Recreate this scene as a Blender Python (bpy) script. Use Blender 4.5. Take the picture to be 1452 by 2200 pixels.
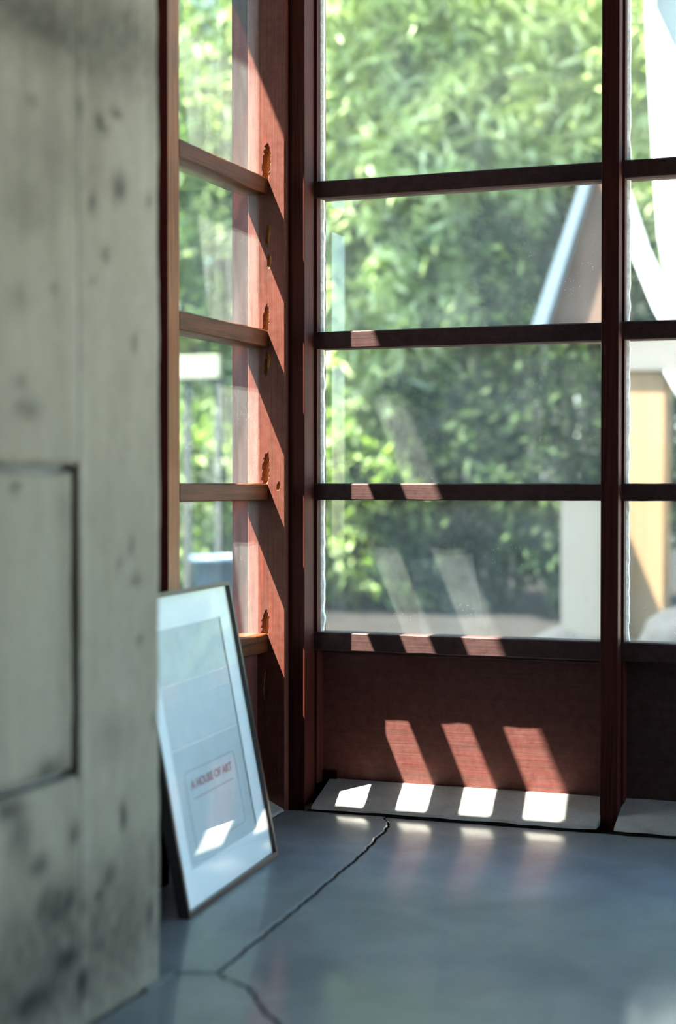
import bpy, bmesh, math, random
import numpy as np
from mathutils import Vector, Matrix, noise

for o in list(bpy.data.objects):
    bpy.data.objects.remove(o)
S = bpy.context.scene
COL = S.collection
random.seed(7)

# ------------------------------------------------------------------ camera
FPX, CX, CY, HOR = 3544.0, 726.0, 1100.0, 1040.0
YAW = math.atan(1330 / FPX)
PIT = math.atan((CY - HOR) / FPX)
CAM = Vector((1.1893, -3.0483, 0.636))
_F = Vector((-math.sin(YAW), math.cos(YAW), 0)); _R = Vector((math.cos(YAW), math.sin(YAW), 0)); _U = Vector((0, 0, 1))
FW = _F * math.cos(PIT) - _U * math.sin(PIT)
UP = _U * math.cos(PIT) + _F * math.sin(PIT)
cd = bpy.data.cameras.new('camera')
cd.sensor_fit = 'VERTICAL'; cd.sensor_height = 36; cd.sensor_width = 24
cd.lens = FPX / 2200 * 36
cd.dof.use_dof = True; cd.dof.focus_distance = 3.2; cd.dof.aperture_fstop = 2.1
cd.clip_start = 0.05; cd.clip_end = 300
cam = bpy.data.objects.new('camera', cd); COL.objects.link(cam)
M = Matrix((_R, UP, -FW)).transposed().to_4x4(); M.translation = CAM
cam.matrix_world = M
S.camera = cam


def at(x, y, Y):
    """surveyed point: photograph position (x, y) at world depth Y"""
    d = FW + _R * ((x - CX) / FPX) - UP * ((y - CY) / FPX)
    return CAM + d * ((Y - CAM.y) / d.y)


# ------------------------------------------------------------------ sky, sun, exposure
SUN = Vector((1.6, 1.0, -3.8)).normalized()
W = bpy.data.worlds.new('world'); S.world = W; W.use_nodes = True
wn = W.node_tree
sky = wn.nodes.new('ShaderNodeTexSky'); sky.sky_type = 'NISHITA'; sky.sun_disc = False
sky.sun_elevation = math.asin(-SUN.z); sky.sun_rotation = math.atan2(-SUN.x, -SUN.y)
sky.air_density = 1.0; sky.dust_density = 1.0; sky.ozone_density = 1.5
tint = wn.nodes.new('ShaderNodeMix'); tint.data_type = 'RGBA'; tint.blend_type = 'MULTIPLY'; tint.inputs[0].default_value = 1
tint.inputs[7].default_value = (.95, 1.03, .97, 1); wn.links.new(sky.outputs[0], tint.inputs[6])
bg = wn.nodes['Background']; wn.links.new(tint.outputs[2], bg.inputs[0]); bg.inputs[1].default_value = 1.6
sl = bpy.data.lights.new('sun', 'SUN'); sl.energy = 82; sl.angle = 0.0093; sl.color = (1, .95, .87)
so = bpy.data.objects.new('sun', sl); COL.objects.link(so)
so.rotation_euler = SUN.to_track_quat('-Z', 'Y').to_euler(); so.location = (-6, -5, 9)
V = S.view_settings
V.view_transform = 'Standard'; V.look = 'None'; V.gamma = 1; V.use_curve_mapping = False; V.exposure = 0.32


# ------------------------------------------------------------------ materials
def mat(name):
    m = bpy.data.materials.new(name); m.use_nodes = True
    n = m.node_tree; n.nodes.clear()
    out = n.nodes.new('ShaderNodeOutputMaterial')
    return m, n, out


def node(n, t, **kw):
    x = n.nodes.new(t)
    for k, v in kw.items():
        if k.startswith('i_'):
            x.inputs[k[2:].replace('_', ' ')].default_value = v
        else:
            setattr(x, k, v)
    return x


def ramp(n, fac, stops):
    r = n.nodes.new('ShaderNodeValToRGB'); e = r.color_ramp.elements
    while len(e) < len(stops): e.new(0.5)
    for q, (p, c) in zip(e, stops):
        q.position = p; q.color = (*c, 1) if len(c) == 3 else c
    n.links.new(fac, r.inputs[0]); return r.outputs[0]


def mixc(n, fac, a, b, mode='MIX'):
    x = n.nodes.new('ShaderNodeMix'); x.data_type = 'RGBA'; x.blend_type = mode
    for s, v in ((0, fac), (6, a), (7, b)):
        if hasattr(v, 'is_output'): n.links.new(v, x.inputs[s])
        else: x.inputs[s].default_value = v if s == 0 else (*v, 1)
    return x.outputs[2]


def wood(name, axis, dark, light, dust=(.5, .42, .38), dustf=0.0, rough=.38, scale=1.0, spec=.5):
    m, n, out = mat(name)
    tc = node(n, 'ShaderNodeTexCoord')
    mp = node(n, 'ShaderNodeMapping')
    sc = [170 * scale] * 3; sc[axis] = 5 * scale
    mp.inputs['Scale'].default_value = sc
    n.links.new(tc.outputs['Object'], mp.inputs[0])
    nz = node(n, 'ShaderNodeTexNoise', i_Scale=1.0, i_Detail=5.0, i_Roughness=.65, i_Distortion=.6)
    n.links.new(mp.outputs[0], nz.inputs['Vector'])
    mp2 = node(n, 'ShaderNodeMapping'); sc2 = [26 * scale] * 3; sc2[axis] = 2.2 * scale
    mp2.inputs['Scale'].default_value = sc2
    n.links.new(tc.outputs['Object'], mp2.inputs[0])
    nz2 = node(n, 'ShaderNodeTexNoise', i_Scale=1.0, i_Detail=3.0)
    n.links.new(mp2.outputs[0], nz2.inputs['Vector'])
    c = ramp(n, nz.outputs[0], [(.32, dark), (.68, light)])
    mid = tuple((a + b) * .5 for a, b in zip(dark, light))
    c = mixc(n, ramp(n, nz2.outputs[0], [(.35, (0, 0, 0)), (.7, (.75, .75, .75))]), c, mid)
    if dustf > 0:
        nz3 = node(n, 'ShaderNodeTexNoise', i_Scale=55.0, i_Detail=8.0, i_Roughness=.7)
        n.links.new(tc.outputs['Object'], nz3.inputs['Vector'])
        f = ramp(n, nz3.outputs[0], [(.3, (dustf * .55,) * 3), (.75, (min(1, dustf * 1.6),) * 3)])
        c = mixc(n, f, c, dust)
    b = node(n, 'ShaderNodeBump', i_Strength=.35, i_Distance=.0015)
    n.links.new(nz.outputs[0], b.inputs['Height'])
    p = node(n, 'ShaderNodeBsdfPrincipled', i_Roughness=rough)
    p.inputs['Specular IOR Level'].default_value = spec
    n.links.new(c, p.inputs['Base Color']); n.links.new(b.outputs[0], p.inputs['Normal'])
    n.links.new(p.outputs[0], out.inputs[0])
    return m


def plain(name, col, rough=.6, spec=.3, var=.12, scale=30, bump=.0, attr=None):
    m, n, out = mat(name)
    tc = node(n, 'ShaderNodeTexCoord')
    nz = node(n, 'ShaderNodeTexNoise', i_Scale=float(scale), i_Detail=6.0, i_Roughness=.6)
    n.links.new(tc.outputs['Object'], nz.inputs['Vector'])
    c = ramp(n, nz.outputs[0], [(.3, tuple(x * (1 - var) for x in col)), (.7, tuple(min(1, x * (1 + var)) for x in col))])
    if attr:
        a = node(n, 'ShaderNodeVertexColor', layer_name=attr)
        c = mixc(n, 1.0, c, a.outputs[0], 'MULTIPLY')
    p = node(n, 'ShaderNodeBsdfPrincipled', i_Roughness=rough)
    p.inputs['Specular IOR Level'].default_value = spec
    n.links.new(c, p.inputs['Base Color'])
    if bump:
        b = node(n, 'ShaderNodeBump', i_Strength=.5, i_Distance=float(bump))
        n.links.new(nz.outputs[0], b.inputs['Height']); n.links.new(b.outputs[0], p.inputs['Normal'])
    n.links.new(p.outputs[0], out.inputs[0])
    return m


def concrete(name, c0, c1, rough, coat=0.0, coat_rough=.1, attr=None, scale=1.0, vstretch=1.0, spec=.4):
    m, n, out = mat(name)
    tc = node(n, 'ShaderNodeTexCoord')
    mp = node(n, 'ShaderNodeMapping'); mp.inputs['Scale'].default_value = (1, 1, vstretch)
    n.links.new(tc.outputs['Object'], mp.inputs[0])
    big = node(n, 'ShaderNodeTexNoise', i_Scale=7.0 * scale, i_Detail=6.0, i_Roughness=.6, i_Distortion=.4)
    fine = node(n, 'ShaderNodeTexNoise', i_Scale=140.0 * scale, i_Detail=6.0, i_Roughness=.7)
    for q in (big, fine): n.links.new(mp.outputs[0], q.inputs['Vector'])
    c = ramp(n, big.outputs[0], [(.3, c0), (.7, c1)])
    c = mixc(n, 1.0, c, ramp(n, fine.outputs[0], [(.25, (.8, .8, .8)), (.7, (1.1, 1.1, 1.1))]), 'MULTIPLY')
    vo = node(n, 'ShaderNodeTexVoronoi', i_Scale=26.0 * scale)
    n.links.new(mp.outputs[0], vo.inputs['Vector'])
    c = mixc(n, 1.0, c, ramp(n, vo.outputs['Distance'], [(.02, (.72, .70, .68)), (.09, (1, 1, 1))]), 'MULTIPLY')
    if attr:
        a = node(n, 'ShaderNodeVertexColor', layer_name=attr)
        c = mixc(n, 1.0, c, a.outputs[0], 'MULTIPLY')
    p = node(n, 'ShaderNodeBsdfPrincipled', i_Roughness=rough)
    p.inputs['Specular IOR Level'].default_value = spec
    p.inputs['Coat Weight'].default_value = coat
    if coat:
        cr = ramp(n, big.outputs[0], [(.3, (coat_rough * .7,) * 3), (.7, (coat_rough * 1.4,) * 3)])
        n.links.new(cr, p.inputs['Coat Roughness'])
    b = node(n, 'ShaderNodeBump', i_Strength=.3, i_Distance=.0012)
    mx = node(n, 'ShaderNodeMath', operation='ADD')
    n.links.new(big.outputs[0], mx.inputs[0]); n.links.new(fine.outputs[0], mx.inputs[1])
    n.links.new(mx.outputs[0], b.inputs['Height']); n.links.new(b.outputs[0], p.inputs['Normal'])
    n.links.new(c, p.inputs['Base Color'])
    n.links.new(p.outputs[0], out.inputs[0])
    return m


def glass(name, dust=.03, speck=.25, tint=(.97, .99, .97), refl=1.0, streak=(1, 1, 1), dcol=(.84, .88, .83)):
    m, n, out = mat(name)
    tc = node(n, 'ShaderNodeTexCoord')
    lw = node(n, 'ShaderNodeLayerWeight', i_Blend=.5)
    pw = node(n, 'ShaderNodeMath', operation='POWER'); pw.inputs[1].default_value = 5
    n.links.new(lw.outputs['Facing'], pw.inputs[0])
    ma = node(n, 'ShaderNodeMath', operation='MULTIPLY_ADD')
    ma.inputs[1].default_value = .95 * refl; ma.inputs[2].default_value = .04 * refl
    n.links.new(pw.outputs[0], ma.inputs[0])
    tr = node(n, 'ShaderNodeBsdfTransparent'); tr.inputs[0].default_value = (*tint, 1)
    gl = node(n, 'ShaderNodeBsdfGlossy', i_Roughness=.0)
    m1 = node(n, 'ShaderNodeMixShader')
    n.links.new(ma.outputs[0], m1.inputs[0]); n.links.new(tr.outputs[0], m1.inputs[1]); n.links.new(gl.outputs[0], m1.inputs[2])
    last = m1.outputs[0]
    if dust > 0:
        mp = node(n, 'ShaderNodeMapping'); mp.inputs['Scale'].default_value = streak
        n.links.new(tc.outputs['Object'], mp.inputs[0])
        nz = node(n, 'ShaderNodeTexNoise', i_Scale=9.0, i_Detail=7.0, i_Roughness=.65)
        n.links.new(mp.outputs[0], nz.inputs['Vector'])
        f = ramp(n, nz.outputs[0], [(.3, (dust * .45,) * 3), (.7, (dust * 1.7,) * 3)])
        vo = node(n, 'ShaderNodeTexVoronoi', i_Scale=150.0, i_Randomness=1.0)
        n.links.new(tc.outputs['Object'], vo.inputs['Vector'])
        n2 = node(n, 'ShaderNodeTexNoise', i_Scale=14.0, i_Detail=4.0)
        n.links.new(tc.outputs['Object'], n2.inputs['Vector'])
        sp = ramp(n, vo.outputs['Distance'], [(.04, (speck,) * 3), (.12, (0, 0, 0))])
        sp = mixc(n, 1.0, sp, ramp(n, n2.outputs[0], [(.45, (0, 0, 0)), (.62, (1, 1, 1))]), 'MULTIPLY')
        f = mixc(n, 1.0, f, sp, 'ADD')
        df = node(n, 'ShaderNodeBsdfDiffuse'); df.inputs[0].default_value = (*dcol, 1)
        tl = node(n, 'ShaderNodeBsdfTranslucent'); tl.inputs[0].default_value = (*dcol, 1)
        m2 = node(n, 'ShaderNodeMixShader', i_Fac=.5)
        n.links.new(df.outputs[0], m2.inputs[1]); n.links.new(tl.outputs[0], m2.inputs[2])
        m3 = node(n, 'ShaderNodeMixShader')
        n.links.new(f, m3.inputs[0]); n.links.new(last, m3.inputs[1]); n.links.new(m2.outputs[0], m3.inputs[2])
        last = m3.outputs[0]
    n.links.new(last, out.inputs[0])
    return m


def leafmat(name, cols, trans=.4, rough=.55, spec=.3):
    m, n, out = mat(name)
    g = node(n, 'ShaderNodeNewGeometry')
    c = ramp(n, g.outputs['Random Per Island'], [(i / (len(cols) - 1), q) for i, q in enumerate(cols)])
    nz = node(n, 'ShaderNodeTexNoise', i_Scale=1.6, i_Detail=3.0); tc = node(n, 'ShaderNodeTexCoord')
    n.links.new(tc.outputs['Object'], nz.inputs['Vector'])
    c = mixc(n, 1.0, c, ramp(n, nz.outputs[0], [(.36, (.55, .6, .55)), (.60, (1.2, 1.15, 1.15))]), 'MULTIPLY')
    p = node(n, 'ShaderNodeBsdfPrincipled', i_Roughness=rough)
    p.inputs['Specular IOR Level'].default_value = spec
    n.links.new(c, p.inputs['Base Color'])
    t = node(n, 'ShaderNodeBsdfTranslucent')
    n.links.new(mixc(n, 1.0, c, (1.1, 1.35, .6), 'MULTIPLY'), t.inputs[0])
    mx = node(n, 'ShaderNodeMixShader', i_Fac=trans)
    n.links.new(p.outputs[0], mx.inputs[1]); n.links.new(t.outputs[0], mx.inputs[2])
    n.links.new(mx.outputs[0], out.inputs[0])
    return m


DK, LT = (.012, .002, .002), (.040, .007, .005)
WOODX = wood('redwood_x', 0, DK, LT, dust=(.85, .68, .64), dustf=.034, spec=.08, rough=.55)
WOODY = wood('redwood_y', 1, (.025, .006, .002), (.115, .033, .009), dustf=.0, spec=.08, rough=.5)
WOODZ = wood('redwood_z', 2, DK, (.075, .016, .010), dustf=.005, spec=.06, rough=.6)
WOODPANEL = wood('redwood_panel', 0, (.022, .0015, .001), (.075, .005, .003), dust=(.95, .60, .50), dustf=.045, rough=.5, scale=.8, spec=.2)
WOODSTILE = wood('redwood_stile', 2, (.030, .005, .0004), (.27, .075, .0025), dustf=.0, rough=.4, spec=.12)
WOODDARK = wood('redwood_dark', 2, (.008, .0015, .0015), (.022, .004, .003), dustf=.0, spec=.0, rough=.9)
FLOORM = concrete('polished_concrete', (.095, .115, .120), (.175, .198, .203), .5, coat=.45, coat_rough=.13)
CURBM = concrete('curb_concrete', (.25, .24, .22), (.38, .37, .345), .7, scale=2)
WALLM = concrete('wall_concrete', (.255, .225, .165), (.33, .295, .225), .8, attr='stain_shade', scale=.9, vstretch=.35, spec=.2)
CONC2 = concrete('plain_concrete', (.24, .24, .23), (.36, .36, .35), .8)
GLASS = glass('dusty_glass', .036, .42)
GLASSL = glass('streaked_glass', .026, .30, streak=(3, 3, .5), refl=1.0)
GLASSP = glass('picture_glass', 0, refl=.75, tint=(.99, 1, 1))
PUTTY = plain('old_putty', (.50, .48, .44), .8, var=.3, scale=120, bump=.001)
GAP = plain('dark_earth', (.018, .016, .015), .95, .1)

# ------------------------------------------------------------------ mesh helpers


def link(name, bm, m, parent=None, smooth=False):
    me = bpy.data.meshes.new(name)
    bmesh.ops.recalc_face_normals(bm, faces=bm.faces)
    bm.to_mesh(me); bm.free()
    me.materials.append(m)
    if smooth:
        for p in me.polygons: p.use_smooth = True
    o = bpy.data.objects.new(name, me); COL.objects.link(o)
    if parent: o.parent = parent
    return o


def box(name, x0, x1, y0, y1, z0, z1, m, parent=None, bev=.0015):
    bm = bmesh.new()
    r = bmesh.ops.create_cube(bm, size=1)
    for v in bm.verts:
        v.co = Vector(((x0 + x1) / 2 + v.co.x * (x1 - x0), (y0 + y1) / 2 + v.co.y * (y1 - y0), (z0 + z1) / 2 + v.co.z * (z1 - z0)))
    if bev: bmesh.ops.bevel(bm, geom=bm.edges[:], offset=bev, segments=2, affect='EDGES', profile=.6)
    return link(name, bm, m, parent)


def prism(name, pts, vec, m, parent=None, bev=0):
    """polygon pts (3D) swept along vec"""
    bm = bmesh.new()
    f = bm.faces.new([bm.verts.new(p) for p in pts])
    r = bmesh.ops.extrude_face_region(bm, geom=[f])
    bmesh.ops.translate(bm, verts=[v for v in r['geom'] if isinstance(v, bmesh.types.BMVert)], vec=vec)
    if bev:
        bmesh.ops.recalc_face_normals(bm, faces=bm.faces)
        bmesh.ops.bevel(bm, geom=bm.edges[:], offset=bev, segments=2, affect='EDGES')
    return link(name, bm, m, parent)


def empty(name, loc=(0, 0, 0)):
    o = bpy.data.objects.new(name, None); o.location = loc; o.empty_display_size = .1; COL.objects.link(o); return o


def tag(o, label=None, cat=None, group=None, kind=None):
    if label: o['label'] = label
    if cat: o['category'] = cat
    if group: o['group'] = group
    if kind: o['kind'] = kind
    return o


def struct(o, label, cat=None):
    o['kind'] = 'structure'; o['label'] = label
    if cat: o['category'] = cat
    return o


# ------------------------------------------------------------------ setting: floor
# bedding below the slabs, seen as black in the joints
fl = empty('floor', (1.2, -2.4, 0)); struct(fl, 'polished grey concrete floor cast in slabs with dark cracked joints', 'floor')


def child(o, parent):
    o.parent = parent
    o.matrix_parent_inverse = Matrix.Translation(parent.location).inverted()
    return o


child(box('bedding', -.16, 4.0, -5.0, .06, -.12, -.006, GAP, None, 0), fl)


def crack(pts, step=.012, amp=.0022, seed=1):
    """resample a polyline into a ragged one"""
    rnd = random.Random(seed); out = []
    for a, b in zip(pts[:-1], pts[1:]):
        a = Vector(a); b = Vector(b); n = max(1, int((b - a).length / step)); t = (b - a).normalized(); pr = Vector((-t.y, t.x))
        for i in range(n):
            p = a + (b - a) * (i / n)
            w = noise.noise(Vector((p.x * 21 + seed, p.y * 21, 0))) * amp * 2.2 + rnd.uniform(-amp, amp) * .6
            out.append(p + pr * (w if i else w * .3))
    out.append(Vector(pts[-1])); return out


def offs(line, d):
    res = []
    for i, p in enumerate(line):
        a = line[max(0, i - 1)]; b = line[min(len(line) - 1, i + 1)]; t = (b - a).normalized()
        res.append(p + Vector((-t.y, t.x)) * d)
    return res


def slab(name, loop, z, parent):
    bm = bmesh.new()
    top = [bm.verts.new((p[0], p[1], z)) for p in loop]
    cen = []
    n = len(loop); area = sum(loop[i][0] * loop[(i + 1) % n][1] - loop[(i + 1) % n][0] * loop[i][1] for i in range(n))
    s = 1 if area > 0 else -1
    mid, bot = [], []
    for i, p in enumerate(loop):
        a = Vector(loop[i - 1][:2]); b = Vector(loop[(i + 1) % n][:2]); t = (b - a)
        t = t.normalized() if t.length > 1e-6 else Vector((1, 0))
        nn = Vector((t.y, -t.x)) * s
        q = Vector(p[:2]) + nn * .0018
        mid.append(bm.verts.new((q.x, q.y, z - .002)))
        bot.append(bm.verts.new((q.x, q.y, z - .012)))
    for r0, r1 in ((top, mid), (mid, bot)):
        for i in range(n):
            bm.faces.new((r0[i], r0[(i + 1) % n], r1[(i + 1) % n], r1[i]))
    es = [bm.edges.get((top[i], top[(i + 1) % n])) for i in range(n)]
    bmesh.ops.triangle_fill(bm, edges=es, use_beauty=True, use_dissolve=False)
    bm.normal_update()
    for f in bm.faces:
        if abs(f.normal.z) < .5 and f.calc_center_median().z < z - .0021: f.material_index = 1
    o = link(name, bm, FLOORM); o.data.materials.append(GAP)
    return child(o, parent)


joint = crack([(.172, -.085), (.203, -.15), (.232, -.36), (.262, -.70), (.2915, -1.108)], amp=.002, seed=3)
crk_a = crack([(.2415, -1.128), (.262, -1.119), (.2915, -1.108)], amp=.0018, seed=5)
crk_b = crack([(.2915, -1.108), (.335, -1.134), (.372, -1.166), (.388, -1.196), (.430, -1.245), (.47, -1.31), (.52, -1.45)], amp=.0035, seed=8)
backL = crack([(-.06, -.086), (.06, -.084), (.172, -.083)], amp=.0022, seed=11)
backR = crack([(.176, -.079), (.35, -.082), (.56, -.080), (.80, -.083), (1.2, -.082)], amp=.0025, seed=12)
g = .0022
# slab by the left window
loopA = [Vector((-.14, -1.2)), Vector((.2415, -1.2))] + offs(crk_a, g)[0:] + list(reversed(offs(joint, -.004)))[1:] + list(reversed(backL))[0:] + [Vector((-.06, -.11)), Vector((-.14, -.11))]
# big slab on the right
crk_b2 = crk_b + [Vector((.60, -1.7)), Vector((.75, -2.4)), Vector((.9, -5.0))]
loopB = offs(joint, .004) + offs(crk_b2, .003)[1:] + [Vector((4.0, -5.0)), Vector((4.0, -.08))] + list(reversed(backR))
# slab at the foot of the concrete wall
loopC = offs(crk_a, -g) + offs(crk_b2, -.0042)[1:] + [Vector((.2415, -5.0))]
slab('slab', loopA, .0018, fl); slab('slab', loopB, 0.0, fl); slab('slab', loopC, .0005, fl)

# ------------------------------------------------------------------ curb (cast upstand under the windows)
cb = empty('baseboard_back', (.3, 0, 0)); struct(cb, 'sloping cast concrete curb under the garden window, crossed by sun patches', 'curb')


def curbseg(x0, x1, parent, ax, seed, skewl=.0):
    bm = bmesh.new(); N = 60 if ax == 'x' else 40
    prof = [(-.050, .0045), (-.071, .0045), (-.067, .010), (.030, .0455), (.060, .047), (.060, .0045)]
    rows = []
    for i in range(N + 1):
        t = x0 + (x1 - x0) * i / N
        r = []
        for k, (d, z) in enumerate(prof):
            w = noise.noise(Vector((t * 22, k * .6, seed))) * .0034 if k in (1, 2, 3) else 0
            e = 0
            if skewl and i == 0: e = 0
            if ax == 'x': r.append(bm.verts.new((t + e, d + w, z + w * .6)))
            else: r.append(bm.verts.new((-.0755 + (-.0 - d) * .75, t, z + w * .6)))
        rows.append(r)
    for a, b in zip(rows[:-1], rows[1:]):
        for k in range(len(prof)):
            bm.faces.new((a[k], a[(k + 1) % 6], b[(k + 1) % 6], b[k]))
    bm.faces.new(rows[0]); bm.faces.new(list(reversed(rows[-1])))
    return child(link('curb_block', bm, CURBM), parent)


curbseg(.016, .5745, cb, 'x', 1.0)
curbseg(.6075, 1.17, cb, 'x', 5.0)
cl = empty('baseboard_left', (-.05, -.4, 0)); struct(cl, 'low concrete curb under the side window behind the picture', 'curb')
curbseg(-1.1, -.115, cl, 'y', 9.0)

# ------------------------------------------------------------------ corner posts and mullions
ZH = 2.05   # window head


def gouged_post(name, x0, x1, y0, y1, z0, z1, gouges):
    """timber whose face towards the room (-Y) is worn and gouged; real relief on a fine grid"""
    bm = bmesh.new(); nx, nz = 44, 760
    cl_ = bm.loops.layers.color.new('wear')
    grid, wear = [], {}
    for j in range(nz + 1):
        z = z0 + (z1 - z0) * j / nz; row = []
        for i in range(nx + 1):
            x = x0 + (x1 - x0) * i / nx
            d = 0; w = 0
            for (gx, gz, rx, rz, dep, sk) in gouges:
                u = (x - gx - sk * (z - gz)) / rx; v = (z - gz) / rz
                rr = math.hypot(u, v) + noise.noise(Vector((x * 260, z * 170, gx * 50))) * .33
                if rr < 1:
                    d = max(d, dep * min(1, (1 - rr) * 2.5)); w = max(w, min(1, (1 - rr) * 4))
            d += noise.noise(Vector((x * 420, z * 7, 2))) * .0002
            e = min(i, nx - i)
            if e == 0: d += .0018 + .0008 * noise.noise(Vector((z * 60, 0, 3)))
            vtx = bm.verts.new((x, y0 + d, z)); wear[vtx] = w; row.append(vtx)
        grid.append(row)
    for j in range(nz):
        for i in range(nx):
            bm.faces.new((grid[j][i], grid[j][i + 1], grid[j + 1][i + 1], grid[j + 1][i]))
    back = [[bm.verts.new((x, y1, z)) for x in (x0, x1)] for z in (z0, z1)]
    for v in back[0] + back[1]: wear[v] = 0
    L = [grid[j][0] for j in range(nz + 1)]; Rr = [grid[j][nx] for j in range(nz + 1)]
    bm.faces.new([back[0][0], back[1][0]] + list(reversed(L)))
    bm.faces.new([back[1][1], back[0][1]] + Rr)
    bm.faces.new((back[0][0], back[0][1], back[1][1], back[1][0]))
    bm.faces.new(grid[nz] + [back[1][1], back[1][0]])
    bm.faces.new(list(reversed(grid[0])) + [back[0][0], back[0][1]])
    for f in bm.faces:
        for lp in f.loops:
            w = wear[lp.vert]; lp[cl_] = (w, w, w, 1)
    return bm


POSTM = wood('redwood_worn', 2, (.020, .002, .001), (.115, .014, .004), dust=(.90, .60, .48), dustf=.036, rough=.55, spec=.12)
_n = POSTM.node_tree
_pb = [q for q in _n.nodes if q.type == 'BSDF_PRINCIPLED'][0]
_src = _pb.inputs['Base Color'].links[0].from_socket
_va = node(_n, 'ShaderNodeVertexColor', layer_name='wear')
_n.links.new(mixc(_n, _va.outputs[0], _src, (.36, .15, .045)), _pb.inputs['Base Color'])

AX, AY = -.039, -.070          # inner corner of the sash stile beside the corner
go = []
for (px, py, rx, rz, dep) in [(572, 352, .008, .040, .012), (575, 505, .005, .022, .008), (571, 690, .006, .030, .010),
                              (573, 780, .006, .022, .010), (571, 1010, .007, .034, .011), (598, 1045, .003, .008, .005),
                              (570, 1345, .007, .030, .012), (578, 560, .004, .014, .006), (572, 1470, .005, .03, .008)]:
    p = at(px, py, AY); go.append((p.x, p.z, rx, rz, dep, .06))
t1 = link('trim_1', gouged_post('trim_1', -.118, AX, AY, -.052, -.012, ZH, go), POSTM, smooth=False)
struct(t1, 'worn redwood corner stile with gouges, striped by sunlight', 'post')
# corner post of the garden window
t2 = empty('trim_2', (-.03, -.02, 0)); struct(t2, 'dark redwood corner post with a sunlit edge', 'post')
child(box('plinth', -.06, .03, .031, .059, -.02, .062, WOODDARK, None, 0), t2)
child(box('post', -.058, -.0057, -.050, .004, -.012, ZH, WOODZ, None, .0016), t2)
child(box('backing_post', -.16, -.052, -.0515, .06, -.012, ZH, WOODDARK, None, .001), t2)
t3 = empty('trim_3', (.59, 0, 0)); struct(t3, 'narrow redwood mullion between the two garden windows', 'post')
child(box('mullion', .5735, .6065, -.030, .004, -.012, ZH, WOODZ, None, .002), t3)
child(box('mullion_core', .5765, .6035, .004, .055, -.012, ZH, WOODDARK, None, .001), t3)
t4 = struct(box('trim_4', 1.168, 1.205, -.03, .055, -.012, ZH, WOODZ), 'redwood mullion at the far end of the garden windows', 'post')
# post the picture leans on, beside the concrete wall
t5 = struct(box('trim_5', -.13, .022, -.815, -.699, -.012, ZH, WOODDARK, None, .003), 'dark timber post beside the side window, half hidden by the concrete wall', 'post')
t6 = struct(box('trim_6', -.16, 4.0, -.05, .06, ZH, 2.2, WOODX), 'timber head beam above the garden windows', 'beam')
t7 = struct(box('trim_7', -.16, -.04, -1.3, -.05, ZH, 2.2, WOODY), 'timber head beam above the side window', 'beam')

# ------------------------------------------------------------------ windows
MT = [(1.2345, .0325), (.9370, .0333), (.6370, .0325)]     # muntin tops and heights
RAILT, RAILB = .342, .306


def jit_bar(name, a, b, w0, w1, z0, z1, axis, m, parent, seed, bev=.002):
    """muntin with slightly worn, wavering arrises"""
    bm = bmesh.new(); N = 28; rows = []
    c = bev
    prof = [(w0, z0 + c), (w0 + c, z0), (w1 - c, z0), (w1, z0 + c), (w1, z1 - c), (w1 - c, z1), (w0 + c, z1), (w0, z1 - c)]
    for i in range(N + 1):
        t = a + (b - a) * i / N; r = []
        for k, (u, z) in enumerate(prof):
            w = noise.noise(Vector((t * 24, k * 5.3, seed))) * .0009
            p = (t, u + w, z + w) if axis == 'x' else (u + w, t, z + w)
            r.append(bm.verts.new(p))
        rows.append(r)
    for p, q in zip(rows[:-1], rows[1:]):
        for k in range(8): bm.faces.new((p[k], p[(k + 1) % 8], q[(k + 1) % 8], q[k]))
    bm.faces.new(rows[0]); bm.faces.new(list(reversed(rows[-1])))
    return child(link(name, bm, m), parent)


def putty(a, b, z0, z1, yp, parent, seed):
    """ragged putty bead beside a pane"""
    bm = bmesh.new(); N = 36; rows = []
    for i in range(N + 1):
        z = z0 + (z1 - z0) * i / N
        w = noise.noise(Vector((z * 45, seed, 1))) * .0022 + noise.noise(Vector((z * 130, seed, 4))) * .001
        rows.append([bm.verts.new(q) for q in ((a, yp + .012, z), (b + w, yp + .012, z), (b + w, yp + .0035, z), (a, yp - .004, z))])
    for p, q in zip(rows[:-1], rows[1:]):
        for k in range(4): bm.faces.new((p[k], p[(k + 1) % 4], q[(k + 1) % 4], q[k]))
    bm.faces.new(rows[0]); bm.faces.new(list(reversed(rows[-1])))
    return child(link('putty', bm, PUTTY), parent)


GY = .025      # glass plane of the garden windows


def garden_window(name, x0, x1, label, seed, panelm, shift=0.0):
    w = empty(name, ((x0 + x1) / 2, .02, .05)); struct(w, label, 'window')
    jit_bar('bottom_rail', x0, x1, 0, .052, RAILB, RAILT, 'x', WOODX, w, seed + 9)
    for i, (zt, hh) in enumerate(MT):
        jit_bar('muntin', x0, x1, 0, .052, zt - hh, zt, 'x', WOODX, w, seed + i)
    child(box('stile', x0 - .012, x0 + .0045, .003, .052, .04, ZH, WOODZ, None, .001), w)
    child(box('stile', x1 - .0005, x1 + .010, .003, .052, .04, ZH, WOODZ, None, .001), w)
    zs = [ZH] + [m_[0] for m_ in MT] + [RAILT]
    for i in range(4):
        top = ZH if i == 0 else MT[i - 1][0] - MT[i - 1][1]
        bot = zs[i + 1]
        child(box('pane', x0 + .002, x1 - .002, GY, GY + .003, bot - .003, top + .003, GLASS, None, 0), w)
        putty(x0 + .003, x0 + .009, bot, top, GY - .001, w, seed + i * 2.7)
    pn = child(box('panel', x0 - .006, x1 + .006, .037, .050, .030, RAILB + .004, panelm, None, .001), w)
    child(jit_bar('panel_bead', x0, x1, .028, .040, RAILB - .008, RAILB + .001, 'x', WOODX, w, seed + 4, .001), w)
    return w


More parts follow.
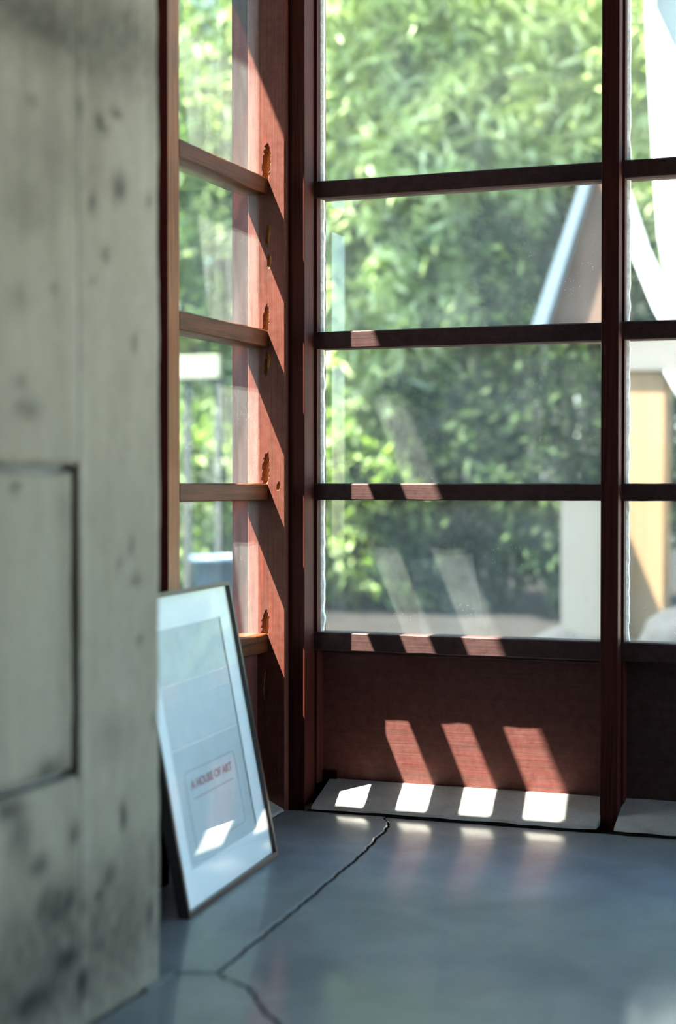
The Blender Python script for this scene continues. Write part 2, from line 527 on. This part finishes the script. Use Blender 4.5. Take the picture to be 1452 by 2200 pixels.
w1 = garden_window('window_1', -.0045, .5735, 'redwood garden window of wide dusty panes above a plank striped by sun', 2.0, WOODPANEL)
w2 = garden_window('window_2', .6065, 1.168, 'next redwood garden window beyond the mullion, its lower plank in deep shade', 33.0, WOODX)

# side window
w3 = empty('window_3', (-.1, -.26, .05)); struct(w3, 'narrow redwood side window with streaked panes behind the leaning picture', 'window')
XI, XO, GX = -.0755, -.1315, -.0935
YN, YF = -.4585, AY + .001
jit_bar('bottom_rail', YN, YF, XO, XI, RAILB, RAILT, 'y', WOODY, w3, 71)
for i, (zt, hh) in enumerate(MT):
    jit_bar('muntin', YN, YF, XO, XI, zt - hh, zt, 'y', WOODY, w3, 60 + i)
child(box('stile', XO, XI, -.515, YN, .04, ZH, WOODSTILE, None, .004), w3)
zs = [ZH] + [m_[0] for m_ in MT] + [RAILT]
for i in range(4):
    top = ZH if i == 0 else MT[i - 1][0] - MT[i - 1][1]
    child(box('pane', GX - .003, GX, YN - .002, AY + .004, zs[i + 1] - .003, top + .003, GLASSL, None, 0), w3)
child(box('panel', XO + .02, XO + .034, YN, YF, .030, RAILB + .004, WOODPANEL, None, .001), w3)
# timber infill beyond the stile, behind the concrete wall
struct(box('wall_infill', -.135, -.105, -1.3, -.505, -.01, ZH, WOODDARK, None, 0), 'dark timber infill between side window and concrete wall', 'wall')

# ------------------------------------------------------------------ concrete wall in the foreground
wl = empty('wall_left', (.13, -2.5, 0)); struct(wl, 'stained grey concrete wall end with a squared patch outlined by dark joints', 'wall')
WX = .2328
stains_and_shade = []   # (Y, z, ry, rz, strength)
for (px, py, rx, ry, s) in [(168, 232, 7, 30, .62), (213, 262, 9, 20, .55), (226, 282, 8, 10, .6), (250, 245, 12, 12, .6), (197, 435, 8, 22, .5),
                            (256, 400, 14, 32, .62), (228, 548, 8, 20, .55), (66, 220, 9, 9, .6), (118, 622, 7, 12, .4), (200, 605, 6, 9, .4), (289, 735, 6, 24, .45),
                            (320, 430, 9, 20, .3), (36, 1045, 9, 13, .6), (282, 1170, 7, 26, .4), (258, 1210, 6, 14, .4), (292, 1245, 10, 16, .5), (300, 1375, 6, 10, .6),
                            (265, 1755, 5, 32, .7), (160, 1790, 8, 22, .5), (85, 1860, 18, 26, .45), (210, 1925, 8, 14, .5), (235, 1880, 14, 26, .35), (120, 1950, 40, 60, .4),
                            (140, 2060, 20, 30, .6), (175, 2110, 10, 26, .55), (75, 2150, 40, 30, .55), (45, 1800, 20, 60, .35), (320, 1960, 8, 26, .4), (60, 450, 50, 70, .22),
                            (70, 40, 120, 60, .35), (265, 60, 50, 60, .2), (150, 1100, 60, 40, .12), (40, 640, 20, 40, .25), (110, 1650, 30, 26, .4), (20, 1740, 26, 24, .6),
                            (255, 1580, 40, 60, .18), (60, 880, 26, 26, .4), (40, 820, 12, 22, .35), (325, 1840, 10, 60, .2), (170, 50, 300, 150, .38), (120, 2080, 260, 190, .40), (120, 330, 90, 120, .18), (330, 1550, 6, 22, .3)]:  # the widest two ovals are painted shade, darkening wall top and foot
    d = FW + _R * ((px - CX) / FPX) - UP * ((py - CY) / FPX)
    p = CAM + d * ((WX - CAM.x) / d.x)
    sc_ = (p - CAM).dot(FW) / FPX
    stains_and_shade.append((p.y, p.z, rx * sc_ * 2.6, ry * sc_ * 1.1, s * (.72 if py < 1650 else .95)))


def wallskin(name, y0, y1, z0, z1, rag='', dx=0.0, edge_light=None):
    """cast face with ragged edges, relief, staining and painted shade; rag = sides worn back at a joint (a/b along the wall, c/d bottom/top)"""
    bm = bmesh.new(); cl_ = bm.loops.layers.color.new('stain_shade')
    ny = max(2, int((y1 - y0) / .008)); nz = max(2, int((z1 - z0) / .008))
    col, V_ = {}, {}
    for j in range(nz + 1):
        for i in range(ny + 1):
            y = y0 + (y1 - y0) * i / ny; z = z0 + (z1 - z0) * j / nz
            x = WX + dx + noise.noise(Vector((y * 9, z * 4, 1))) * .0022 + noise.noise(Vector((y * 40, z * 22, 5))) * .0008
            yy, zz = y, z
            worn = (i == 0 and 'a' in rag) or (i == ny and 'b' in rag) or (j == 0 and 'c' in rag) or (j == nz and 'd' in rag)
            if worn and i in (0, ny): yy += noise.noise(Vector((z * 30, 3, y0))) * .003 + noise.noise(Vector((z * 9, 3, 2))) * .005
            if worn and j in (0, nz): zz += noise.noise(Vector((y * 34, 7, z0))) * .003
            if worn: x -= .004
            k = 1.0
            for (sy, sz, ry, rz, s) in stains_and_shade:
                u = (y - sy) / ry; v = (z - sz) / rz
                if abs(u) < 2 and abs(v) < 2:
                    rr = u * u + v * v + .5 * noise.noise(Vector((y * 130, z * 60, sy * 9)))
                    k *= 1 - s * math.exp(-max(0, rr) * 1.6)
            if edge_light: k *= 1 + .13 * math.exp(-((y - edge_light) / .007) ** 2)      # light catching a raised form edge, painted as a pale band
            k *= 1 + .09 * noise.noise(Vector((y * 30, z * 3.0, 8)))
            v_ = bm.verts.new((x, yy, zz)); V_[i, j] = v_; col[v_] = k
    for j in range(nz):
        for i in range(ny):
            bm.faces.new((V_[i, j], V_[i + 1, j], V_[i + 1, j + 1], V_[i, j + 1]))
    # return the edges into the wall
    ring = [V_[i, 0] for i in range(ny)] + [V_[ny, j] for j in range(nz)] + [V_[i, nz] for i in range(ny, 0, -1)] + [V_[0, j] for j in range(nz, 0, -1)]
    bk = []
    for v in ring:
        b = bm.verts.new((WX - .022, v.co.y, v.co.z)); col[b] = col[v] * .8; bk.append(b)
    n = len(ring)
    for i in range(n): bm.faces.new((ring[i], bk[i], bk[(i + 1) % n], ring[(i + 1) % n]))
    for f in bm.faces:
        f.smooth = all(v.co.x > WX - .015 for v in f.verts)
        for lp in f.loops:
            k = max(.12, col[lp.vert]); lp[cl_] = (k, k * .995, k * .985, 1)
    return child(link(name, bm, WALLM), wl)


YB = -1.362                       # vertical joint of the squared patch
child(box('core', -.135, WX - .02, -5.0, -1.1515, -.02, 2.2, CONC2, None, 0), wl)
wallskin('cast_strip', YB + .004, -1.1475, -.015, 2.2, rag='b', edge_light=-1.349)
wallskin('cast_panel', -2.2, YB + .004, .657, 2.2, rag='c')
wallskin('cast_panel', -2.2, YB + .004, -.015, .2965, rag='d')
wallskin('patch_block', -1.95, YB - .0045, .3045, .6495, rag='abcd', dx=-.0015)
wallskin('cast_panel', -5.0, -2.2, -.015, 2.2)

# ------------------------------------------------------------------ rest of the room
struct(box('wall_behind', -.16, 4.07, -5.15, -5.0, -.02, 2.2, WOODDARK, None, 0), 'dark timber wall at the back of the room', 'wall')
struct(box('wall_back', 1.205, 1.85, -.01, .05, -.02, ZH, WOODX, None, 0), 'plank wall between the garden windows and the open doors', 'wall')
BOUNCE = concrete('bounce_concrete', (.52, .50, .44), (.64, .62, .55), .9)
struct(box('bounce_slab', 1.3, 10.0, .20, 6.0, -.12, -.04, BOUNCE, None, 0), 'unseen sunlit concrete slab added outside the open garden doors to bounce light', 'bounce_slab')  # unseen slab added to bounce warm sunlight into the room
CEIL = wood('ceiling_boards', 1, (.04, .018, .010), (.09, .045, .028), rough=.7, scale=.5)
XE = AX - (2.2 - 1.305) / 2.375
YE = -.088 - 2.2 / 3.8
struct(box('ceiling', XE, 4.3, -5.2, .30, 2.2, 2.34, CEIL, None, 0), 'low timber ceiling running out to the eaves', 'ceiling')
struct(box('roof_wing', -3.6, XE - .001, -5.2, YE, 2.2, 2.34, CEIL, None, 0), 'overhanging eave of the side wing outside the side window', 'roof')
struct(box('wall_wing', -3.4, -3.2, -5.2, -1.4, -.02, 2.2, CONC2, None, 0), 'concrete wall of the side wing', 'wall')
wr = empty('wall_right', (4.03, -2.5, 0)); struct(wr, 'dark timber wall on the far side of the room with an opening added for light', 'wall')
child(box('wall_part', 4.00, 4.07, -5.0, -1.45, -.02, 2.2, WOODDARK, None, 0), wr)  # the gap between the two parts is added to brighten the picture mat
child(box('wall_part', 4.00, 4.07, -.25, .06, -.02, 2.2, WOODDARK, None, 0), wr)
struct(box('bounce_slab_side', 4.12, 10.0, -4.0, .195, -.12, -.04, BOUNCE, None, 0), 'side strip of the added light-bouncing concrete slab', 'bounce_slab')  # added outside the side opening to bounce more sun indoors
struct(box('trim_8', 2.58, 2.63, -.03, .055, -.012, ZH, WOODZ), 'post between the open garden doors', 'post')

# ------------------------------------------------------------------ leaning picture
BL = Vector((.1467, -.8838, .0022)); BR = Vector((.1076, -.4556, .0022))
e1 = (BR - BL).normalized(); nh = Vector((-e1.y, e1.x, 0)); th = math.radians(10.6)
e2 = nh * math.sin(th) + Vector((0, 0, 1)) * math.cos(th); e3 = e1.cross(e2)      # e3 faces the room
PW, PH = .430, .476
pic = empty('framed_picture', (.127, -.67, 0))
tag(pic, 'framed print in a wide pale mat with thin dark frame, leaning in the corner', 'picture')
PB = BL - e3 * .018          # back plane so the front edge rests where it is seen


def P(u, v, d=0.0): return BL + e1 * u + e2 * v + e3 * d


def ppoly(name, uv, d0, d1, m, parent, bev=0):
    return child_of(prism(name, [P(u, v, d0) for u, v in uv], e3 * (d1 - d0), m, None, bev), parent)


def child_of(o, parent):
    root = parent
    off = Vector((0, 0, 0))
    while root: off += root.location; root = root.parent
    o.parent = parent; o.matrix_parent_inverse = Matrix.Translation(off).inverted() if parent.parent is None else Matrix.Identity(4)
    if parent.parent is not None:
        o.matrix_parent_inverse = Matrix.Identity(4)
    return o


def rect(u0, v0, u1, v1): return [(u0, v0), (u1, v0), (u1, v1), (u0, v1)]


FRM = wood('frame_wood', 2, (.018, .012, .010), (.05, .032, .024), rough=.35)
MAT = plain('mat_card', (.90, .94, .92), .8, .1, var=.015, scale=90)
PRINT = plain('print_paper', (.60, .66, .65), .8, .1, var=.07, scale=22)
PRINT2 = plain('print_paper_fold', (.66, .71, .70), .8, .1, var=.05, scale=22)
INK = plain('faded_red_ink', (.42, .24, .24), .8, .1, var=.25, scale=300)
INKG = plain('faded_grey_ink', (.34, .33, .37), .8, .1, var=.3, scale=200)
PALE = plain('pale_crease', (.84, .84, .80), .8, .1)
fw = .0075
for uv in ([(0, 0), (PW, 0), (PW - fw, fw), (fw, fw)], [(PW, 0), (PW, PH), (PW - fw, PH - fw), (PW - fw, fw)],
           [(PW, PH), (0, PH), (fw, PH - fw), (PW - fw, PH - fw)], [(0, PH), (0, 0), (fw, fw), (fw, PH - fw)]):
    ppoly('frame_bar', uv, -.018, 0.0, FRM, pic)
ppoly('backing_board', rect(.004, .004, PW - .004, PH - .004), -.016, -.012, FRM, pic)
# mat = four bevelled strips round the print
pu0, pu1, pv0, pv1 = .058, .372, .060, .419
for uv in ([(fw, fw), (PW - fw, fw), (pu1, pv0), (pu0, pv0)], [(PW - fw, fw), (PW - fw, PH - fw), (pu1, pv1), (pu1, pv0)],
           [(PW - fw, PH - fw), (fw, PH - fw), (pu0, pv1), (pu1, pv1)], [(fw, PH - fw), (fw, fw), (pu0, pv0), (pu0, pv1)]):
    ppoly('mat', uv, -.0095, -.0075, MAT, pic)
pr = ppoly('print', rect(pu0 - .002, pv0 - .002, pu1 + .002, pv1 + .002), -.0118, -.0102, PRINT, pic)


def sub(o): o.parent = pr; return o


def mark(name, uv, m, h=.0002): return sub(prism(name, [P(u, v, -.0102) for u, v in uv], e3 * h, m))


def line(name, u0, v0, u1, v1, w, m):
    d = Vector((u1 - u0, v1 - v0)).normalized() * w / 2; q = Vector((-d.y, d.x))
    return mark(name, [(u0 - q.x, v0 - q.y), (u1 - q.x, v1 - q.y), (u1 + q.x, v1 + q.y), (u0 + q.x, v0 + q.y)], m, .0003)


mark('paper_sheet', rect(pu0, .240, pu1, .331), PRINT2)
line('crease', pu0, .3335, pu1, .3335, .0016, PALE)
line('crease', pu0, .2365, pu1, .2365, .0022, PALE)
# ruled ticket with rounded corners


def ruled(u0, v0, u1, v1, r, w, m, name):
    outer, inner = [], []
    for (cx_, cy_, a0) in ((u1 - r, v1 - r, 0), (u0 + r, v1 - r, 90), (u0 + r, v0 + r, 180), (u1 - r, v0 + r, 270)):
        for k in range(5):
            a = math.radians(a0 + k * 22.5)
            outer.append((cx_ + r * math.cos(a), cy_ + r * math.sin(a))); inner.append((cx_ + (r - w) * math.cos(a), cy_ + (r - w) * math.sin(a)))
    bm = bmesh.new(); N = len(outer)
    A = [bm.verts.new(P(u, v, -.0099)) for u, v in outer]; B = [bm.verts.new(P(u, v, -.0099)) for u, v in inner]
    A2 = [bm.verts.new(P(u, v, -.0102)) for u, v in outer]; B2 = [bm.verts.new(P(u, v, -.0102)) for u, v in inner]
    for i in range(N):
        j = (i + 1) % N
        bm.faces.new((A[i], A[j], B[j], B[i])); bm.faces.new((A[i], A2[i], A2[j], A[j])); bm.faces.new((B[i], B[j], B2[j], B2[i])); bm.faces.new((A2[i], B2[i], B2[j], A2[j]))
    return sub(link(name, bm, m))


ruled(.098, .080, .330, .199, .012, .0011, INKG, 'ruled_border')
line('ruled_line', .122, .1555, .306, .156, .0013, INK)
tcur = bpy.data.curves.new('lettering', 'FONT'); tcur.body = 'A HOUSE OF ART'; tcur.size = .0185; tcur.extrude = .0002; tcur.align_x = 'LEFT'; tcur.offset = .0006
tob = bpy.data.objects.new('lettering_curve', tcur); COL.objects.link(tob)
dg = bpy.context.evaluated_depsgraph_get(); tme = bpy.data.meshes.new_from_object(tob.evaluated_get(dg))
bpy.data.objects.remove(tob)
xs = [v.co.x for v in tme.vertices]; sx = (.308 - .118) / (max(xs) - min(xs)); x0_ = min(xs)
for v in tme.vertices: v.co = P(.118 + (v.co.x - x0_) * sx, .1705 + v.co.y, -.0100 + v.co.z)
tme.materials.clear(); tme.materials.append(INK)
lo = bpy.data.objects.new('lettering', tme); COL.objects.link(lo); sub(lo); lo['label'] = 'red lettering reading A HOUSE OF ART'
ppoly('glazing', rect(.004, .004, PW - .004, PH - .004), -.0050, -.0030, GLASSP, pic)

# ------------------------------------------------------------------ garden
GROUND = plain('garden_soil', (.007, .0062, .0055), .9, .1, var=.4, scale=6, bump=.01)
struct(box('ground', -14, 16, -12, 16, -.30, -.06, GROUND, None, 0), 'bare brown garden soil outside the windows', 'ground')
FENCE = wood('fence_boards', 2, (.016, .018, .018), (.040, .044, .044), rough=.9, scale=.4)
fe = empty('garden_fence', (-2, 8.6, -.06)); tag(fe, 'dark weathered board fence behind the bamboo', 'fence')
b0 = None
for i in range(46):
    x = -7.0 + i * .24
    if b0 is None:
        b0 = child(box('board', x - .115, x + .115, 8.58, 8.61, -.06, 4.4, FENCE, None, .004), fe)
    else:
        b = b0.copy(); COL.objects.link(b); b.location = (i * .24, random.uniform(-.006, .006), random.uniform(-.02, .02))
for z in (.5, 2.2, 3.9):
    child(box('rail', -7.1, 4.2, 8.61, 8.67, z, z + .09, FENCE, None, 0), fe)

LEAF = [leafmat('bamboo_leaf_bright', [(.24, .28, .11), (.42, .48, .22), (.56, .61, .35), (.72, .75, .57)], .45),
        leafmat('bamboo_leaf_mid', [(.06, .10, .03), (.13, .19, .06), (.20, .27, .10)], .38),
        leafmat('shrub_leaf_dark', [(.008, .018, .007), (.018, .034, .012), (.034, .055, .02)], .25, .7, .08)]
CULM = plain('bamboo_culm', (.10, .11, .045), .5, .3, var=.3, scale=9)
rng = np.random.default_rng(11)


def leaves_mesh(name, pos, dirs, ln, wd, m, parent):
    """one folded, pointed blade per row"""
    n = len(pos); up = rng.normal(size=(n, 3)); side = np.cross(dirs, up); side /= np.linalg.norm(side, axis=1)[:, None]
    nor = np.cross(side, dirs)
    ln = ln[:, None]; wd = wd[:, None]
    v = np.stack([pos, pos + dirs * ln * .4 + side * wd * .5 + nor * wd * .18, pos + dirs * ln - nor * ln * .10, pos + dirs * ln * .4 - side * wd * .5 + nor * wd * .18], 1).reshape(-1, 3)
    idx = np.arange(n) * 4
    f = np.stack([idx, idx + 1, idx + 2, idx, idx + 2, idx + 3], 1).reshape(-1)
    me = bpy.data.meshes.new(name)
    me.vertices.add(n * 4); me.vertices.foreach_set('co', v.astype(np.float32).ravel())
    me.loops.add(n * 6); me.loops.foreach_set('vertex_index', f.astype(np.int32))
    me.polygons.add(n * 2); me.polygons.foreach_set('loop_start', np.arange(0, n * 6, 3, dtype=np.int32))
    me.update(calc_edges=True); me.materials.append(m)
    o = bpy.data.objects.new(name, me); COL.objects.link(o); o['kind'] = 'stuff'
    return child(o, parent)


def tube(name, pts, rads, m, parent, seg=7):
    bm = bmesh.new(); rows = []
    for i, p in enumerate(pts):
        a = pts[max(0, i - 1)]; b = pts[min(len(pts) - 1, i + 1)]; t = (b - a).normalized()
        s = t.cross(Vector((0, 1, .1))).normalized(); q = t.cross(s)
        rows.append([bm.verts.new(p + (s * math.cos(2 * math.pi * k / seg) + q * math.sin(2 * math.pi * k / seg)) * rads[i]) for k in range(seg)])
    for a, b in zip(rows[:-1], rows[1:]):
        for k in range(seg): bm.faces.new((a[k], a[(k + 1) % seg], b[(k + 1) % seg], b[k]))
    bm.faces.new(rows[0]); bm.faces.new(rows[-1])
    return child(link(name, bm, m, smooth=True), parent)


def bamboo(x, y, nculm, h, zlow, mi, lab, dens=1.0):
    r = empty('bamboo_clump', (x, y, -.06)); tag(r, lab, 'bamboo', 'bamboo along the garden fence')
    pos, dr = [], []
    for c in range(nculm):
        bx, by = x + random.uniform(-.38, .38), y + random.uniform(-.3, .3)
        H = h * random.uniform(.8, 1.1); lean = Vector((random.uniform(-.18, .18), -random.uniform(.3, 1.3), 0))
        pts = [Vector((bx, by, -.08)) + lean * (t ** 2.2) + Vector((0, 0, H * (t - .12 * t ** 4))) for t in [i / 12 for i in range(13)]]
        tube('culm', pts, [.020 * (1 - .8 * i / 12) + .003 for i in range(13)], CULM, r)
        nc = int(210 * dens)
        for k in range(nc):
            t = random.uniform(.04, 1.0) ** .8 * 11.99; i = int(t); p = pts[i].lerp(pts[i + 1], t - i)
            if p.z < zlow and random.random() < .85: continue
            a = random.uniform(0, 2 * math.pi); rr = random.uniform(.05, .55)
            q = p + Vector((math.cos(a) * rr, math.sin(a) * rr - .06, random.uniform(-.18, .12)))
            od = Vector((math.cos(a), math.sin(a), random.uniform(-.9, .15)))
            for l in range(random.randint(6, 9)):
                d = (od + Vector((random.gauss(0, .55), random.gauss(0, .55), random.gauss(-.25, .45)))).normalized()
                pos.append(q + Vector((random.gauss(0, .05), random.gauss(0, .05), random.gauss(0, .05)))); dr.append(d)
    n = len(pos)
    leaves_mesh('foliage', np.array(pos), np.array(dr), rng.uniform(.11, .21, n), rng.uniform(.018, .034, n), LEAF[mi], r)
    return r


LB = 'sunlit bamboo clump seen through the wide garden window beside the corner post'
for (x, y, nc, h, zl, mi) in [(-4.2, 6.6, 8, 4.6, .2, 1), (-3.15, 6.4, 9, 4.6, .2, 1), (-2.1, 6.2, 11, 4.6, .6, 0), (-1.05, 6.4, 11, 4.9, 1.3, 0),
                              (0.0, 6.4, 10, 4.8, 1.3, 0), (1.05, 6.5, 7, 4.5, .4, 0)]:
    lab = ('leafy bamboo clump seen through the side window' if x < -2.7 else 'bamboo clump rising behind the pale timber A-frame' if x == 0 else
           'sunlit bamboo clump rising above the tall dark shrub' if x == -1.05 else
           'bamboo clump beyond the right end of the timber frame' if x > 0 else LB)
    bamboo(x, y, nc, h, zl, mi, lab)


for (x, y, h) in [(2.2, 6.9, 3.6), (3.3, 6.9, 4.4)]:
    bamboo(x, y, 5, h, .1, 1, 'bamboo clump beyond the added concrete slab', 1.0)


def shrub(x, y, rx, ry, rz, n, mi, lab, grp=None):
    r = empty('shrub', (x, y, -.06)); tag(r, lab, 'shrub', grp)
    for k in range(5):
        a = k * 1.3; e = Vector((x + math.cos(a) * rx * .5, y + math.sin(a) * ry * .5, rz * 1.1))
        tube('stem', [Vector((x, y, -.08)), Vector((x, y, 0)).lerp(e, .5) + Vector((0, 0, .05)), e], [.016, .011, .005], CULM, r, 6)
    u = rng.normal(size=(n, 3)); u /= np.linalg.norm(u, axis=1)[:, None]
    rad = rng.uniform(.5, 1.0, n) ** .5 * (1 + .25 * np.sin(u[:, 0] * 5 + u[:, 2] * 7 + x))
    p = np.array([x, y, rz * .75]) + u * rad[:, None] * np.array([rx, ry, rz * .8])
    k = p[:, 2] > 0; p = p[k]; u = u[k]
    d = u + rng.normal(scale=.6, size=u.shape); d[:, 2] -= .2; d /= np.linalg.norm(d, axis=1)[:, None]
    leaves_mesh('foliage', p, d, rng.uniform(.06, .12, len(p)), rng.uniform(.025, .045, len(p)), LEAF[mi], r)


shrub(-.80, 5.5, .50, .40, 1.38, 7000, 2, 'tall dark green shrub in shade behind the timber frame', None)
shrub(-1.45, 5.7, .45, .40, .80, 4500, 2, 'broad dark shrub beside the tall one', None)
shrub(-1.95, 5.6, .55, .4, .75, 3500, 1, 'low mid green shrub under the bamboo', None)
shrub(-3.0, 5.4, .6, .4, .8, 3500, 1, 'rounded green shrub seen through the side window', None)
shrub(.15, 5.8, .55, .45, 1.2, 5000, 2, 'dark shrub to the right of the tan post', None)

# white rail and blue tub seen through the side window
WHITE = plain('white_paint', (.16, .165, .12), .6, .3, var=.06)
BLUEP = plain('pale_blue_glaze', (.06, .10, .14), .5, .3, var=.1)
ra = empty('garden_rail', (-2.25, 4.6, -.06)); tag(ra, 'short white board on two posts beyond the side window', 'rail')
a = at(380, 766, 4.6); b = at(473, 812, 4.6)
child(box('board', a.x, b.x, 4.58, 4.62, b.z, a.z, WHITE, None, .004), ra)
for xx in (a.x + .03, b.x - .04): child(box('post', xx, xx + .03, 4.62, 4.66, -.08, b.z + .02, FENCE, None, .003), ra)
c0 = at(395, 1195, 4.3); c1 = at(500, 1260, 4.3)
tb = empty('planter_tub', ((c0.x + c1.x) / 2, 4.4, -.06)); tag(tb, 'pale blue planter tub standing among the shrubs', 'planter')
bm = bmesh.new(); rows = []
cc = Vector(((c0.x + c1.x) / 2, 4.42, 0)); RR = (c1.x - c0.x) / 2
for (rr, z) in [(RR * .72, -.06), (RR * .75, .0), (RR * .98, c0.z - .03), (RR * 1.05, c0.z - .03), (RR * 1.05, c0.z), (RR * .92, c0.z), (RR * .9, c0.z - .05)]:
    rows.append([bm.verts.new((cc.x + rr * math.cos(k * math.pi / 12), cc.y + rr * math.sin(k * math.pi / 12), z)) for k in range(24)])
for p_, q_ in zip(rows[:-1], rows[1:]):
    for k in range(24): bm.faces.new((p_[k], p_[(k + 1) % 24], q_[(k + 1) % 24], q_[k]))
bm.faces.new(rows[0])
child(link('tub', bm, BLUEP, smooth=True), tb)
bm = bmesh.new(); bm.faces.new([bm.verts.new((cc.x + RR * .91 * math.cos(k * math.pi / 12), cc.y + RR * .91 * math.sin(k * math.pi / 12), c0.z - .045 + .008 * math.sin(k * 2.1))) for k in range(24)])
r_ = bmesh.ops.extrude_face_region(bm, geom=bm.faces[:]); bmesh.ops.translate(bm, verts=[v for v in r_['geom'] if isinstance(v, bmesh.types.BMVert)], vec=(0, 0, -.04))
child(link('soil', bm, GROUND), tb)

# timber frame standing in the garden
TF = empty('timber_frame', (-.2, 4.1, -.06)); tag(TF, 'pale timber A-frame structure on posts standing in the garden', 'garden frame')
TAN = wood('tan_timber', 2, (.105, .055, .018), (.18, .105, .042), rough=.7, scale=.25)
PALEW = wood('pale_timber', 2, (.034, .036, .031), (.047, .049, .043), rough=.7, scale=.25)
BEAMW = wood('pale_beam', 0, (.048, .045, .039), (.070, .066, .058), rough=.7, scale=.25)
BROWN = wood('brown_board', 2, (.040, .017, .007), (.075, .034, .014), rough=.7, scale=.2)
SKYEDGE = plain('skylit_edge', (.060, .085, .105), .6, .3, var=.04)  # sky light on a white edge, put into the colour as blue
WBRD = plain('white_board', (.55, .57, .54), .7, .2, var=.05, scale=8)
SHADEB = plain('board_shaded_side', (.15, .17, .165), .8, .2, var=.06, scale=8)  # the white slab's shaded side, its shade put into the grey colour


def pix(name, pts, Y, dep, m): return child(prism(name, [at(x, y, Y) for x, y in pts], Vector((0, dep, 0)), m, None, .004), TF)


Y0 = 3.95
pix('low_post', [(1204, 1060), (1300, 1060), (1300, 1372), (1204, 1372)], 3.80, .16, PALEW)
pix('tall_post', [(1342, 790), (1430, 790), (1424, 1374), (1342, 1374)], 3.95, .16, TAN)
pix('cross_beam', [(1296, 722), (1640, 722), (1640, 797), (1296, 797)], 3.925, .14, BEAMW)
pix('brace', [(1425, 797), (1450, 797), (1545, 950), (1520, 960)], 3.90, .08, WBRD)
pix('leaning_board', [(1272, 372), (1338, 372), (1352, 735), (1160, 735)], 3.99, .05, BROWN)
pix('board_edge', [(1252, 372), (1275, 372), (1162, 735), (1130, 735)], 3.93, .12, SKYEDGE)
pix('strut', [(1322, 372), (1352, 420), (1388, 530), (1440, 640), (1490, 735), (1442, 735), (1402, 660), (1336, 495)], 3.93, .08, WBRD)
pix('upright_board', [(1382, -140), (1410, -140), (1402, 10), (1455, 125), (1560, 370), (1560, 735), (1492, 735), (1440, 640), (1414, 510), (1404, 360), (1393, 150)], 4.02, .06, WBRD)
pix('face_board', [(1402, -140), (1620, -140), (1620, 400), (1560, 370), (1455, 125), (1400, 10)], 4.08, .05, SHADEB)
pix('far_post', [(1590, 780), (1640, 780), (1640, 1374), (1590, 1374)], 3.95, .16, TAN)


def boulder(x, y, rx, ry, rz, seed, m, lab):
    bm = bmesh.new(); bmesh.ops.create_icosphere(bm, subdivisions=4, radius=1)
    for v in bm.verts:
        k = 1 + .16 * noise.noise(v.co * 1.3 + Vector((seed, 0, 0))) + .05 * noise.noise(v.co * 4 + Vector((seed, 3, 0)))
        v.co = Vector((x + v.co.x * k * rx, y + v.co.y * k * ry, -.08 + max(-.02, v.co.z * k * rz)))
    return tag(link('boulder', bm, m, smooth=True), lab, 'rock')


ROCK = plain('pale_rock', (.014, .015, .0155), .9, .1, var=.15, scale=7, bump=.01)
p1 = at(1205, 1372, 3.5); boulder(p1.x, 3.5, .17, .14, .13, 1.0, ROCK, 'rounded pale rock at the foot of the low grey post')
p2 = at(1455, 1372, 3.6); boulder(p2.x, 3.6, .17, .15, .22, 4.0, ROCK, 'larger pale rock at the foot of the tan post')
